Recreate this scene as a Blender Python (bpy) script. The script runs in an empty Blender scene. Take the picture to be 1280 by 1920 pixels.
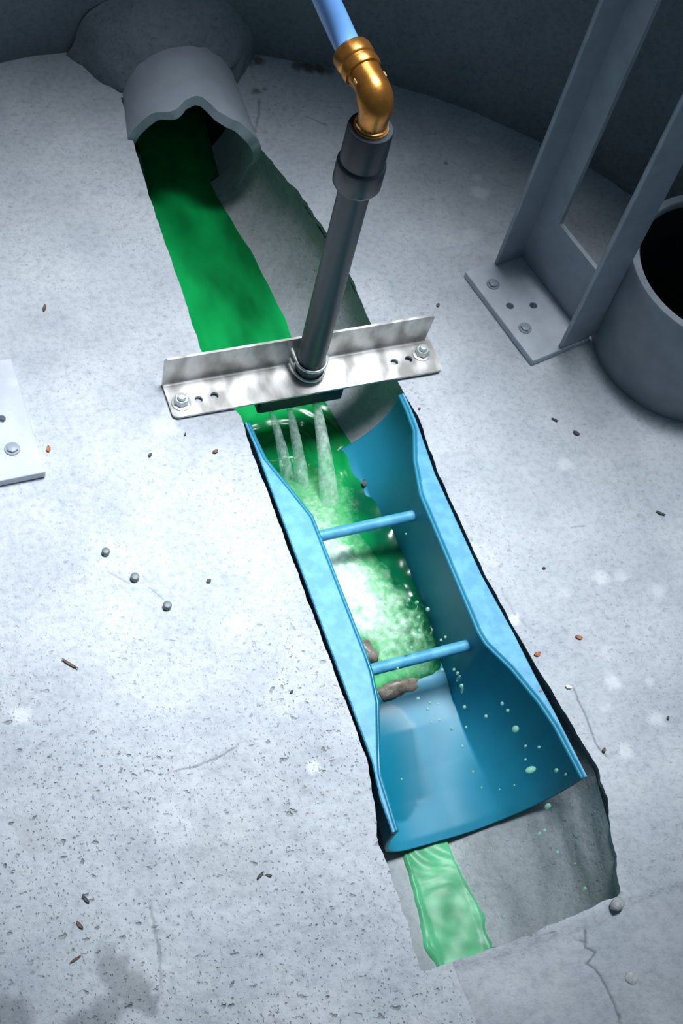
import bpy, bmesh, math, random
from mathutils import Vector, Matrix, noise
from mathutils.geometry import delaunay_2d_cdt
random.seed(7)
S = bpy.context.scene
COL = S.collection
# ---------------------------------------------------------------- camera, world, light, exposure
CAM = Vector((-0.520, -0.917, 1.345))
XC, YC, ZC = Vector((0.9304, -0.3228, 0.1735)), Vector((-0.1931, -0.8347, -0.5158)), Vector((0.3113, 0.4464, -0.8389))
# rows of the world->camera rotation (x right, y down, z forward)
right = XC.normalized()
fwd = (ZC - right * ZC.dot(right)).normalized()
down = fwd.cross(right)
cam = bpy.data.objects.new('camera', bpy.data.cameras.new('camera'))
COL.objects.link(cam)
m3 = Matrix((right, -down, -fwd)).transposed()
cam.matrix_world = Matrix.Translation(CAM) @ m3.to_4x4()
FPX = 2677.9
cam.data.sensor_fit = 'VERTICAL'
cam.data.sensor_height = 36.0
cam.data.lens = 36.0 * FPX / 1920.0
cam.data.clip_start = 0.01
S.camera = cam

S.view_settings.view_transform = 'Standard'
S.view_settings.look = 'None'
S.view_settings.gamma = 1.0
S.view_settings.use_curve_mapping = False
S.view_settings.exposure = 0.0

W = bpy.data.worlds.new('sky')
S.world = W
W.use_nodes = True
W.node_tree.nodes['Background'].inputs[0].default_value = (0.10, 0.19, 0.25, 1)
W.node_tree.nodes['Background'].inputs[1].default_value = 0.40

def look(o, target):
    o.rotation_euler = (Vector(target) - o.location).to_track_quat('-Z', 'Y').to_euler()

# daylight falling through the round opening overhead
L = bpy.data.lights.new('opening_light', 'SPOT')
L.energy = 890
L.color = (0.90, 0.95, 1.0)
L.spot_size = math.radians(33)
L.spot_blend = 1.0
L.shadow_soft_size = 0.55
lo = bpy.data.objects.new('opening_light', L)
COL.objects.link(lo)
lo.location = (0.40, 0.36, 2.4)
look(lo, (-0.05, -0.07, 0))

# ---------------------------------------------------------------- materials
def mat(name):
    m = bpy.data.materials.new(name)
    m.use_nodes = True
    nt = m.node_tree
    return m, nt, nt.nodes['Principled BSDF']

def N(nt, t, **kw):
    n = nt.nodes.new(t)
    for k, v in kw.items():
        setattr(n, k, v)
    return n

def noise_node(nt, scale, detail=4, rough=0.55, coord='Object', stretch=None):
    tc = N(nt, 'ShaderNodeTexCoord')
    n = N(nt, 'ShaderNodeTexNoise')
    n.inputs['Scale'].default_value = scale
    n.inputs['Detail'].default_value = detail
    n.inputs['Roughness'].default_value = rough
    if stretch:
        mp = N(nt, 'ShaderNodeMapping')
        mp.inputs['Scale'].default_value = stretch
        nt.links.new(tc.outputs[coord], mp.inputs[0])
        nt.links.new(mp.outputs[0], n.inputs['Vector'])
    else:
        nt.links.new(tc.outputs[coord], n.inputs['Vector'])
    return n

def ramp(nt, src, p0, c0, p1, c1):
    r = N(nt, 'ShaderNodeValToRGB')
    r.color_ramp.elements[0].position = p0
    r.color_ramp.elements[0].color = c0 if len(c0) == 4 else (*c0, 1)
    r.color_ramp.elements[1].position = p1
    r.color_ramp.elements[1].color = c1 if len(c1) == 4 else (*c1, 1)
    nt.links.new(src, r.inputs[0])
    return r

def mixc(nt, fac, a, b, blend='MIX'):
    x = N(nt, 'ShaderNodeMix', data_type='RGBA', blend_type=blend)
    if isinstance(fac, (int, float)):
        x.inputs[0].default_value = fac
    else:
        nt.links.new(fac, x.inputs[0])
    for i, v in ((6, a), (7, b)):
        if isinstance(v, tuple):
            x.inputs[i].default_value = v if len(v) == 4 else (*v, 1)
        else:
            nt.links.new(v, x.inputs[i])
    return x.outputs[2]

def math_node(nt, op, a, b):
    x = N(nt, 'ShaderNodeMath', operation=op)
    for i, v in ((0, a), (1, b)):
        if isinstance(v, (int, float)):
            x.inputs[i].default_value = v
        else:
            nt.links.new(v, x.inputs[i])
    return x.outputs[0]

def simple(name, col, rough=0.5, metal=0.0, var=0.0, vscale=60, bump=0.0, bscale=200, spec=0.5, coat=0.0):
    m, nt, b = mat(name)
    b.inputs['Roughness'].default_value = rough
    b.inputs['Metallic'].default_value = metal
    b.inputs['Specular IOR Level'].default_value = spec
    b.inputs['Coat Weight'].default_value = coat
    n = noise_node(nt, vscale)
    lo_ = tuple(c * (1 - var) for c in col)
    hi_ = tuple(min(1, c * (1 + var)) for c in col)
    r = ramp(nt, n.outputs[0], 0.3, lo_, 0.7, hi_)
    nt.links.new(r.outputs[0], b.inputs['Base Color'])
    if bump:
        n2 = noise_node(nt, bscale, 5)
        bp = N(nt, 'ShaderNodeBump')
        bp.inputs['Strength'].default_value = bump
        bp.inputs['Distance'].default_value = 0.002
        nt.links.new(n2.outputs[0], bp.inputs['Height'])
        nt.links.new(bp.outputs[0], b.inputs['Normal'])
    return m

def concrete(name, lo_c, hi_c, marks=False, bump=0.5, rough=0.8):
    m, nt, b = mat(name)
    b.inputs['Specular IOR Level'].default_value = 0.25
    n1 = noise_node(nt, 9, 6, 0.6)
    r1 = ramp(nt, n1.outputs[0], 0.3, lo_c, 0.72, hi_c)
    n2 = noise_node(nt, 130, 4, 0.6)
    r2 = ramp(nt, n2.outputs[0], 0.30, (0.80, 0.81, 0.82), 0.55, (1, 1, 1))
    c = mixc(nt, 1.0, r1.outputs[0], r2.outputs[0], 'MULTIPLY')
    # small elongated pits
    n3 = noise_node(nt, 95, 2, 0.5, stretch=(1.0, 1.35, 1.0))
    r3 = ramp(nt, n3.outputs[0], 0.655, (0, 0, 0), 0.74, (1, 1, 1))
    n4 = noise_node(nt, 260, 2, 0.5, stretch=(1.6, 1.0, 1.0))
    r4 = ramp(nt, n4.outputs[0], 0.64, (0, 0, 0), 0.75, (0.75,) * 3)
    n5 = noise_node(nt, 45, 3, 0.6)
    r5 = ramp(nt, n5.outputs[0], 0.69, (0, 0, 0), 0.74, (0.9,) * 3)
    pit = math_node(nt, 'MAXIMUM', math_node(nt, 'MAXIMUM', r3.outputs[0], r4.outputs[0]), r5.outputs[0])
    if not marks:
        pit = math_node(nt, 'MULTIPLY', pit, 0.4)
    if marks:
        at_ = N(nt, 'ShaderNodeAttribute', attribute_name='marks')
        sp = N(nt, 'ShaderNodeSeparateColor')
        nt.links.new(at_.outputs['Color'], sp.inputs[0])
        at2 = N(nt, 'ShaderNodeAttribute', attribute_name='pitting')
        pit = math_node(nt, 'MULTIPLY', pit, at2.outputs['Fac'])
        c = mixc(nt, sp.outputs[0], c, (0.055, 0.07, 0.075))
        c = mixc(nt, sp.outputs[1], c, (0.80, 0.83, 0.86))
        c = mixc(nt, sp.outputs[2], c, (0.085, 0.06, 0.035))
    c = mixc(nt, math_node(nt, 'MULTIPLY', pit, 0.46), c, (0.12, 0.14, 0.15))
    nt.links.new(c, b.inputs['Base Color'])
    b.inputs['Roughness'].default_value = rough
    h = math_node(nt, 'SUBTRACT', n2.outputs[0], math_node(nt, 'MULTIPLY', pit, 1.3))
    bp = N(nt, 'ShaderNodeBump')
    bp.inputs['Strength'].default_value = bump
    bp.inputs['Distance'].default_value = 0.0022
    nt.links.new(h, bp.inputs['Height'])
    nt.links.new(bp.outputs[0], b.inputs['Normal'])
    return m

M = {}
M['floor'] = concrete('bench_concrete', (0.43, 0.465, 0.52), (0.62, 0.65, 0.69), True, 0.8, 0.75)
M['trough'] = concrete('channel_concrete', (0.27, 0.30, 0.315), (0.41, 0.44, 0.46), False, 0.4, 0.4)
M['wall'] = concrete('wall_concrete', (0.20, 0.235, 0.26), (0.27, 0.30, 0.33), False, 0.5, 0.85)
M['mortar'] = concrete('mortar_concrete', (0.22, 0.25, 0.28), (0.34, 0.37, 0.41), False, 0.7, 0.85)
M['pipe'] = simple('grey_pipe', (0.40, 0.44, 0.50), 0.6, 0, 0.10, 25, 0.15, 120)
M['shaded_bore'] = simple('shaded_bore', (0.020, 0.026, 0.026), 0.6, 0, 0.2, 30)  # shade deep inside the pipes painted into the colour
M['riser'] = simple('riser_plastic', (0.22, 0.255, 0.29), 0.5, 0, 0.12, 30, 0.1, 200)
M['paint'] = simple('painted_steel', (0.30, 0.345, 0.40), 0.42, 0, 0.12, 40, 0.12, 160)
M['plate'] = simple('plate_steel', (0.52, 0.56, 0.62), 0.45, 0, 0.10, 40, 0.10, 160)
M['dark'] = simple('dark_plastic', (0.018, 0.028, 0.040), 0.38, 0, 0.1, 40, 0.03, 200)
M['tube'] = simple('grey_tube', (0.045, 0.065, 0.075), 0.42, 0, 0.12, 40, 0.03, 200)
M['bar'] = simple('bar_rubber', (0.012, 0.018, 0.024), 0.55, 0, 0.1)
M['hose'] = simple('blue_hose', (0.16, 0.37, 0.78), 0.28, 0, 0.12, 18, spec=0.6, coat=0.4)
M['brass'] = simple('brass', (0.50, 0.215, 0.045), 0.30, 0.85, 0.22, 70, 0.10, 260)
M['brass_light'] = simple('brass_ring', (0.82, 0.46, 0.17), 0.25, 0.85, 0.15, 70, 0.05, 260)
M['bolt'] = simple('zinc', (0.72, 0.76, 0.75), 0.30, 0.55, 0.15, 90, 0.05, 200)
M['dull_bolt'] = simple('dull_bolt', (0.33, 0.38, 0.42), 0.45, 0.4, 0.25, 150, 0.2, 300)
M['stud'] = simple('cut_stud', (0.16, 0.185, 0.195), 0.5, 0.3, 0.25, 150, 0.2, 300)
M['stone'] = simple('brown_stone', (0.19, 0.165, 0.13), 0.35, 0, 0.45, 120, 0.5, 160)
M['leaf_orange'] = simple('orange_leaf', (0.40, 0.15, 0.055), 0.6, 0, 0.35, 400)
M['leaf_brown'] = simple('brown_leaf', (0.14, 0.085, 0.05), 0.6, 0, 0.35, 400)
M['grit'] = simple('dark_grit', (0.055, 0.06, 0.06), 0.6, 0, 0.35, 400)
M['pebble'] = simple('pale_pebble', (0.42, 0.43, 0.43), 0.6, 0, 0.25, 300, 0.3, 400)
M['paper'] = simple('white_chip', (0.85, 0.87, 0.86), 0.5, 0, 0.05, 300)

# brushed stainless steel with grinder swirls
m, nt, b = mat('brushed_steel')
n1 = noise_node(nt, 38, 3, 0.6, stretch=(1.0, 0.45, 0.45))
v1 = N(nt, 'ShaderNodeTexWave', wave_type='RINGS', rings_direction='SPHERICAL')
v1.inputs['Scale'].default_value = 6.0
v1.inputs['Distortion'].default_value = 9.0
v1.inputs['Detail'].default_value = 2.0
v1.inputs['Detail Scale'].default_value = 2.0
tc = N(nt, 'ShaderNodeTexCoord')
nt.links.new(tc.outputs['Object'], v1.inputs['Vector'])
k = math_node(nt, 'ADD', math_node(nt, 'MULTIPLY', n1.outputs[0], 0.75), math_node(nt, 'MULTIPLY', v1.outputs['Fac'], 0.25))
r = ramp(nt, k, 0.35, (0.44, 0.425, 0.405), 0.62, (0.86, 0.84, 0.82))
nt.links.new(r.outputs[0], b.inputs['Base Color'])
rr = ramp(nt, k, 0.3, (0.34,) * 3, 0.7, (0.5,) * 3)
nt.links.new(rr.outputs[0], b.inputs['Roughness'])
b.inputs['Metallic'].default_value = 0.45
M['steel'] = m

# flume trough: blue moulded plastic, shade put into its colour; attribute for wet film
m, nt, b = mat('blue_flume_shaded')
n1 = noise_node(nt, 14, 4, 0.5)
r = ramp(nt, n1.outputs[0], 0.3, (0.009, 0.20, 0.31), 0.7, (0.018, 0.25, 0.385))
a = N(nt, 'ShaderNodeAttribute', attribute_name='wet')
n2 = noise_node(nt, 70, 3, 0.5)
c = mixc(nt, a.outputs['Fac'], r.outputs[0], (0.004, 0.17, 0.26))
nt.links.new(c, b.inputs['Base Color'])
rr = math_node(nt, 'SUBTRACT', 0.46, math_node(nt, 'MULTIPLY', a.outputs['Fac'], 0.2))
nt.links.new(rr, b.inputs['Roughness'])
M['flume'] = m
m, nt, b = mat('blue_flume_lit')  # same plastic, brighter light on top put into a paler colour
n1 = noise_node(nt, 55, 3, 0.55)
r = ramp(nt, n1.outputs[0], 0.42, (0.060, 0.32, 0.52), 0.60, (0.105, 0.41, 0.62))
nt.links.new(r.outputs[0], b.inputs['Base Color'])
b.inputs['Roughness'].default_value = 0.5
bp = N(nt, 'ShaderNodeBump')
bp.inputs['Strength'].default_value = 0.10
bp.inputs['Distance'].default_value = 0.002
nt.links.new(n1.outputs[0], bp.inputs['Height'])
nt.links.new(bp.outputs[0], b.inputs['Normal'])
M['rim'] = m

# water dyed green; the 'foam' attribute is where it is full of air
m, nt, b = mat('dyed_water')
n1 = noise_node(nt, 15, 3, 0.45, stretch=(1, 0.5, 1))
r = ramp(nt, n1.outputs[0], 0.34, (0.002, 0.13, 0.030), 0.66, (0.006, 0.40, 0.095))
a = N(nt, 'ShaderNodeAttribute', attribute_name='foam')
n2 = noise_node(nt, 120, 5, 0.65)
fo = math_node(nt, 'ADD', a.outputs['Fac'], math_node(nt, 'MULTIPLY', math_node(nt, 'SUBTRACT', n2.outputs[0], 0.5), 0.9))
fo = math_node(nt, 'MULTIPLY', fo, math_node(nt, 'GREATER_THAN', a.outputs['Fac'], 0.02))
fr = N(nt, 'ShaderNodeValToRGB')
els = fr.color_ramp.elements
els[0].position = 0.0; els[0].color = (0, 0, 0, 1)
els[1].position = 0.95; els[1].color = (1, 1, 1, 1)
nt.links.new(fo, fr.inputs[0])
fc = N(nt, 'ShaderNodeValToRGB')
e = fc.color_ramp.elements
e[0].position = 0.0; e[0].color = (0.02, 0.30, 0.08, 1)
e[1].position = 1.0; e[1].color = (0.72, 0.88, 0.76, 1)
x = e.new(0.5); x.color = (0.24, 0.56, 0.30, 1)
nt.links.new(fr.outputs[0], fc.inputs[0])
dn = N(nt, 'ShaderNodeAttribute', attribute_name='dark_green')
wc = mixc(nt, dn.outputs['Fac'], r.outputs[0], (0.001, 0.085, 0.035))
c = mixc(nt, fr.outputs[0], wc, fc.outputs[0])
nt.links.new(c, b.inputs['Base Color'])
ro = math_node(nt, 'ADD', 0.18, math_node(nt, 'MULTIPLY', fr.outputs[0], 1.2))
nt.links.new(ro, b.inputs['Roughness'])
b.inputs['Specular IOR Level'].default_value = 0.28
M['water'] = m
M['pale_water'] = simple('pale_dyed_water', (0.085, 0.40, 0.19), 0.35, 0, 0.32, 22, 0.08, 30, 0.25)

def clear(name, col, fac, rough=0.08):
    m, nt, b = mat(name)
    b.inputs['Base Color'].default_value = (*col, 1)
    b.inputs['Roughness'].default_value = rough
    t = N(nt, 'ShaderNodeBsdfTransparent')
    mx = N(nt, 'ShaderNodeMixShader')
    mx.inputs[0].default_value = fac
    nt.links.new(t.outputs[0], mx.inputs[1])
    nt.links.new(b.outputs[0], mx.inputs[2])
    nt.links.new(mx.outputs[0], nt.nodes['Material Output'].inputs[0])
    return m
M['jet'] = clear('jet_water', (0.76, 0.97, 0.84), 0.34, 0.8)
nt = M['jet'].node_tree
nt.nodes['Principled BSDF'].inputs['Specular IOR Level'].default_value = 0.1
jn = noise_node(nt, 1.0, 3, 0.6, stretch=(150, 150, 9))
jr = ramp(nt, jn.outputs[0], 0.35, (0.10,) * 3, 0.68, (0.52,) * 3)
nt.links.new(jr.outputs[0], nt.nodes['Mix Shader'].inputs[0])
M['drop'] = clear('drop_water', (0.42, 0.84, 0.62), 0.50, 0.03)
M['film'] = clear('water_film', (0.12, 0.62, 0.50), 0.40, 0.05)

# ---------------------------------------------------------------- helpers
def link(name, bm, material, parent=None, smooth=False, auto=None):
    me = bpy.data.meshes.new(name)
    bmesh.ops.recalc_face_normals(bm, faces=bm.faces)
    bm.to_mesh(me)
    bm.free()
    o = bpy.data.objects.new(name, me)
    COL.objects.link(o)
    for mm in (material if isinstance(material, list) else [material]):
        me.materials.append(mm)
    if smooth:
        for p in me.polygons:
            p.use_smooth = True
        if auto:
            me.set_sharp_from_angle(angle=math.radians(auto))
    if parent:
        o.parent = parent
    return o

def tag(o, label, cat, group=None, kind=None):
    o['label'] = label
    o['category'] = cat
    if group:
        o['group'] = group
    if kind:
        o['kind'] = kind
    return o

def empty(name, loc=(0, 0, 0), rz=0):
    o = bpy.data.objects.new(name, None)
    COL.objects.link(o)
    o.location = loc
    o.rotation_euler = (0, 0, rz)
    o.empty_display_size = 0.02
    return o

def frame_of(d):
    d = Vector(d).normalized()
    a = Vector((0, 0, 1)) if abs(d.z) < 0.9 else Vector((1, 0, 0))
    u = d.cross(a).normalized()
    return u, d.cross(u).normalized(), d

def sweep(bm, pts, radii, seg=24, caps=True):
    """tube through pts with one radius per point"""
    pts = [Vector(p) for p in pts]
    if not isinstance(radii, (list, tuple)):
        radii = [radii] * len(pts)
    rings = []
    u = None
    for i, p in enumerate(pts):
        d = (pts[min(i + 1, len(pts) - 1)] - pts[max(i - 1, 0)])
        d = d.normalized() if d.length > 1e-9 else Vector((0, 0, 1))
        if u is None:
            u, v, _ = frame_of(d)
        else:
            u = (u - d * u.dot(d)).normalized()
            v = d.cross(u)
        rings.append([bm.verts.new(p + (u * math.cos(2 * math.pi * k / seg) + v * math.sin(2 * math.pi * k / seg)) * radii[i]) for k in range(seg)])
    for a_, b_ in zip(rings, rings[1:]):
        for k in range(seg):
            bm.faces.new((a_[k], a_[(k + 1) % seg], b_[(k + 1) % seg], b_[k]))
    if caps:
        bm.faces.new(rings[0][::-1])
        bm.faces.new(rings[-1])
    return rings

def lathe(bm, prof, origin=(0, 0, 0), axis=(0, 0, 1), seg=32, closed=False):
    """prof: list of (radius, height) along axis"""
    o = Vector(origin)
    u, v, d = frame_of(axis)
    rings = []
    for r_, h in prof:
        if r_ < 1e-7:
            rings.append([bm.verts.new(o + d * h)])
        else:
            rings.append([bm.verts.new(o + d * h + (u * math.cos(2 * math.pi * k / seg) + v * math.sin(2 * math.pi * k / seg)) * r_) for k in range(seg)])
    pairs = list(zip(rings, rings[1:]))
    if closed:
        pairs.append((rings[-1], rings[0]))
    for a_, b_ in pairs:
        for k in range(seg):
            k2 = (k + 1) % seg
            if len(a_) == 1 and len(b_) == 1:
                continue
            if len(a_) == 1:
                bm.faces.new((a_[0], b_[k2], b_[k]))
            elif len(b_) == 1:
                bm.faces.new((a_[k], a_[k2], b_[0]))
            else:
                bm.faces.new((a_[k], a_[k2], b_[k2], b_[k]))

def box(bm, lo_, hi_, bev=0.0, seg=2):
    r_ = bmesh.ops.create_cube(bm, size=1)
    vs = r_['verts']
    lo_, hi_ = Vector(lo_), Vector(hi_)
    for v in vs:
        v.co = Vector([(lo_[i] + hi_[i]) / 2 + v.co[i] * (hi_[i] - lo_[i]) for i in range(3)])
    if bev:
        es = list({e for v in vs for e in v.link_edges})
        bmesh.ops.bevel(bm, geom=es, offset=bev, segments=seg, affect='EDGES', profile=0.5)

def circle_pts(x, y, r_, n=20):
    return [(x + r_ * math.cos(2 * math.pi * k / n), y + r_ * math.sin(2 * math.pi * k / n)) for k in range(n)]

def plate(outline, holes, t, xf=lambda x, y, z: (x, y, z)):
    """flat plate of thickness t with real holes; xf maps plate space to object space"""
    bm = bmesh.new()
    es = []
    for loop in [outline] + holes:
        vs = [bm.verts.new((x, y, 0)) for x, y in loop]
        es += [bm.edges.new((vs[i], vs[(i + 1) % len(vs)])) for i in range(len(vs))]
    bmesh.ops.triangle_fill(bm, use_beauty=True, use_dissolve=False, edges=es)
    ext = bmesh.ops.extrude_face_region(bm, geom=list(bm.faces))
    for v in [g for g in ext['geom'] if isinstance(g, bmesh.types.BMVert)]:
        v.co.z += t
    for v in bm.verts:
        v.co = Vector(xf(*v.co))
    return bm

def rounded(x0, y0, x1, y1, r_, n=6):
    out = []
    for cx, cy, a0 in ((x1 - r_, y1 - r_, 0), (x0 + r_, y1 - r_, 90), (x0 + r_, y0 + r_, 180), (x1 - r_, y0 + r_, 270)):
        for k in range(n + 1):
            t = math.radians(a0 + 90 * k / n)
            out.append((cx + r_ * math.cos(t), cy + r_ * math.sin(t)))
    return out

def lerp_tab(tab, y):
    tab = sorted(tab)
    if y <= tab[0][0]:
        return tab[0][1]
    for (a_, va), (b_, vb) in zip(tab, tab[1:]):
        if y <= b_:
            t = (y - a_) / (b_ - a_)
            if isinstance(va, tuple):
                return tuple(p + (q - p) * t for p, q in zip(va, vb))
            return va + (vb - va) * t
    return tab[-1][1]

def nz(x, y, z=0.0, s=1.0):
    return noise.noise(Vector((x * s, y * s, z)))

def hexhead(bm, loc, r_, h, rot=0.0):
    o = Vector(loc)
    lowr = [bm.verts.new(o + Vector((r_ * math.cos(rot + k * math.pi / 3), r_ * math.sin(rot + k * math.pi / 3), 0))) for k in range(6)]
    up = [bm.verts.new(v.co + Vector((0, 0, h * 0.85))) for v in lowr]
    top = [bm.verts.new(o + (v.co - o) * 0.86 + Vector((0, 0, h))) for v in lowr]
    for a_, b_ in ((lowr, up), (up, top)):
        for k in range(6):
            bm.faces.new((a_[k], a_[(k + 1) % 6], b_[(k + 1) % 6], b_[k]))
    bm.faces.new(top)
    bm.faces.new(lowr[::-1])

# ---------------------------------------------------------------- floor: concrete bench with the slot of the channel
#   (Y, left edge, right edge) of the opening in the bench
SLOT_L = [(0.50, -0.098), (0.40, -0.103), (0.378, -0.105), (0.267, -0.109), (0.145, -0.110), (0.051, -0.112), (-0.030, -0.104), (-0.050, -0.094), (-0.10, -0.096), (-0.18, -0.0945), (-0.32, -0.0935), (-0.49, -0.092), (-0.545, -0.103), (-0.565, -0.110), (-0.60, -0.110), (-0.65, -0.110), (-0.700, -0.114)]
SLOT_R = [(0.50, 0.046), (0.40, 0.047), (0.373, 0.050), (0.320, 0.066), (0.271, 0.083), (0.158, 0.104), (0.050, 0.104), (-0.045, 0.106), (-0.10, 0.113), (-0.177, 0.108), (-0.315, 0.111), (-0.392, 0.119), (-0.47, 0.130), (-0.53, 0.138), (-0.56, 0.143), (-0.60, 0.137), (-0.65, 0.124), (-0.690, 0.111)]
def slotL(y): return lerp_tab(SLOT_L, y)
def slotR(y): return lerp_tab(SLOT_R, y)

def edge_jag(y, side):
    k = 0.0012
    if y > 0.1:
        k = 0.0030 if side > 0 else 0.0012
    if y < -0.57:
        k = 0.003
    return k * (nz(y, side * 3, 1.7, 55) + 0.6 * nz(y, side * 5, 4.2, 130))

RISER = Vector((0.4930, -0.0670, 0))
RISER_R = 0.1215
WALL_C = Vector((-0.146, -0.252, 0))
WALL_R = 0.814

def floor_z(x, y):
    z = 0.0016 * nz(x, y, 0.3, 9) + 0.0008 * nz(x, y, 2.3, 30)
    # rough float marks on the near left of the bench
    rg = max(0.0, min(1.0, (-0.38 - y) / 0.12)) * max(0.0, min(1.0, (-0.07 - x) / 0.05)) * max(0.0, min(1.0, (x + 0.40) / 0.05))
    z += rg * 0.0026 * (nz(x, y, 5.1, 75) + 0.5 * nz(x, y, 1.1, 160))
    # flatter patch of newer concrete at the near right, a little lower
    if y < -0.70 and x > -0.079:
        z -= 0.0035
        dd = abs(y + 0.703)
        if x < 0.09:
            z += 0.004 * max(0.0, 1 - dd / 0.007)
    # hollow float marks along the wall of the channel, right side
    z *= max(0.12, min(1.0, min(abs(x - slotL(y)), abs(x - slotR(y))) / 0.02)) if y > -0.7 else 1.0
    if -0.69 < y < -0.575 and x > 0.05:
        z -= 0.006 * max(0.0, 1 - abs(x - slotR(y) - 0.002) / 0.022) * max(0.0, min(1.0, (-0.575 - y) / 0.04))
    return z

CRACKS = [
    ([(0.154, -0.470), (0.154, -0.497), (0.152, -0.537), (0.158, -0.553)], 0.0011, 0.8),
    ([(0.060, -0.711), (0.054, -0.726), (0.061, -0.733), (0.050, -0.741), (0.057, -0.756), (0.059, -0.777), (0.058, -0.800)], 0.0013, 1.0),
    ([(0.048, -0.716), (0.056, -0.722)], 0.0011, 0.8),
    ([(-0.283, -0.447), (-0.262, -0.448), (-0.244, -0.446), (-0.217, -0.439)], 0.0010, 0.75),
    ([(-0.341, -0.570), (-0.344, -0.610), (-0.351, -0.643)], 0.0015, 0.55),
    ([(0.000, -0.7015), (0.018, -0.7030), (0.030, -0.7040)], 0.0010, 0.7),
    ([(-0.291, -0.215), (-0.272, -0.235)], 0.0008, 0.5),
    ([(-0.255, -0.243), (-0.243, -0.262)], 0.0008, 0.5),
    ([(0.122, -0.340), (0.126, -0.370), (0.134, -0.390)], 0.0010, 0.35),
    ([(0.083, 0.44), (0.072, 0.41), (0.056, 0.375)], 0.0016, 0.75),
    ([(0.137, 0.399), (0.160, 0.380)], 0.0014, 0.6),
    ([(0.236, -0.282), (0.254, -0.284)], 0.0010, 0.5),
    ([(-0.080, -0.694), (-0.081, -0.712), (-0.078, -0.745), (-0.075, -0.79)], 0.0013, 0.45),
]
def jag(line):
    out = []
    for a_, b_ in zip(line, line[1:]):
        n = max(1, int(math.dist(a_, b_) / 0.004))
        for k in range(n):
            t = k / n
            x, y = a_[0] + (b_[0] - a_[0]) * t, a_[1] + (b_[1] - a_[1]) * t
            out.append((x + 0.0014 * nz(x, y, 1.5, 130), y + 0.0014 * nz(x, y, 6.5, 130)))
    return out + [line[-1]]
CRACKS = [(jag(l_), w_ * 0.8, s_ * 0.65) for l_, w_, s_ in CRACKS]
STAINS = [  # x, y, radius, channel, strength
    (-0.393, -0.600, .009, 0, .30), (-0.389, -0.614, .013, 0, .42), (-0.383, -0.630, .015, 0, .45), (-0.376, -0.644, .014, 0, .48), (-0.366, -0.654, .010, 0, .45), (-0.402, -0.650, .014, 0, .42), (-0.418, -0.656, .014, 0, .4), (-0.434, -0.661, .015, 0, .4), (-0.486, -0.629, .018, 0, .45),
    (-0.426, -0.471, .02, 2, .10), (-0.257, -0.546, .04, 2, .10), (-0.20, -0.47, .05, 2, .06),
    (0.184, 0.486, .010, 2, .85), (0.170, 0.491, .010, 2, .85), (0.156, 0.495, .009, 2, .75), (0.196, 0.480, .008, 2, .6), (0.103, 0.512, .008, 2, .75), (0.090, 0.507, .005, 0, .5), (0.079, 0.505, .004, 2, .6),
    (0.326, 0.230, .011, 1, .55), (0.355, 0.320, .008, 1, .35), (0.333, 0.255, .006, 1, .4), (0.244, -0.352, .0085, 1, .6), (0.122, -0.376, .006, 1, .7), (0.201, -0.474, .0085, 1, .55), (0.181, -0.551, .0078, 1, .55), (0.302, -0.384, .0084, 1, .4), (0.229, -0.526, .0084, 1, .45),
    (-0.174, -0.307, .0075, 1, .8), (0.243, -0.485, .005, 1, .4), (-0.415, -0.353, .0084, 1, .5), (-0.148, -0.480, .007, 1, .6), (-0.183, -0.047, .013, 1, .35), (-0.170, -0.025, .010, 1, .3), (0.264, -0.198, .0084, 1, .5), (0.268, -0.357, .007, 1, .4), (0.19, -0.36, .006, 1, .3), (0.21, -0.44, .008, 1, .3), (0.18, -0.50, .006, 1, .3), (-0.30, -0.50, .02, 1, .25), (-0.24, -0.52, .015, 1, .25), (0.25, 0.30, .01, 1, .2), (0.29, 0.16, .012, 1, .25), (0.31, 0.19, .02, 1, .15),
    (0.299, 0.284, .0028, 0, .9), (0.083, 0.455, .006, 0, .7), (0.097, 0.458, .003, 0, .6), (-0.118, 0.30, .004, 0, .3), (-0.07, 0.52, .005, 0, .3),
]
def seg_d(x, y, a_, b_):
    ax, ay = a_; bx, by = b_
    dx, dy = bx - ax, by - ay
    t = max(0, min(1, ((x - ax) * dx + (y - ay) * dy) / (dx * dx + dy * dy)))
    return math.hypot(x - ax - t * dx, y - ay - t * dy)

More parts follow.
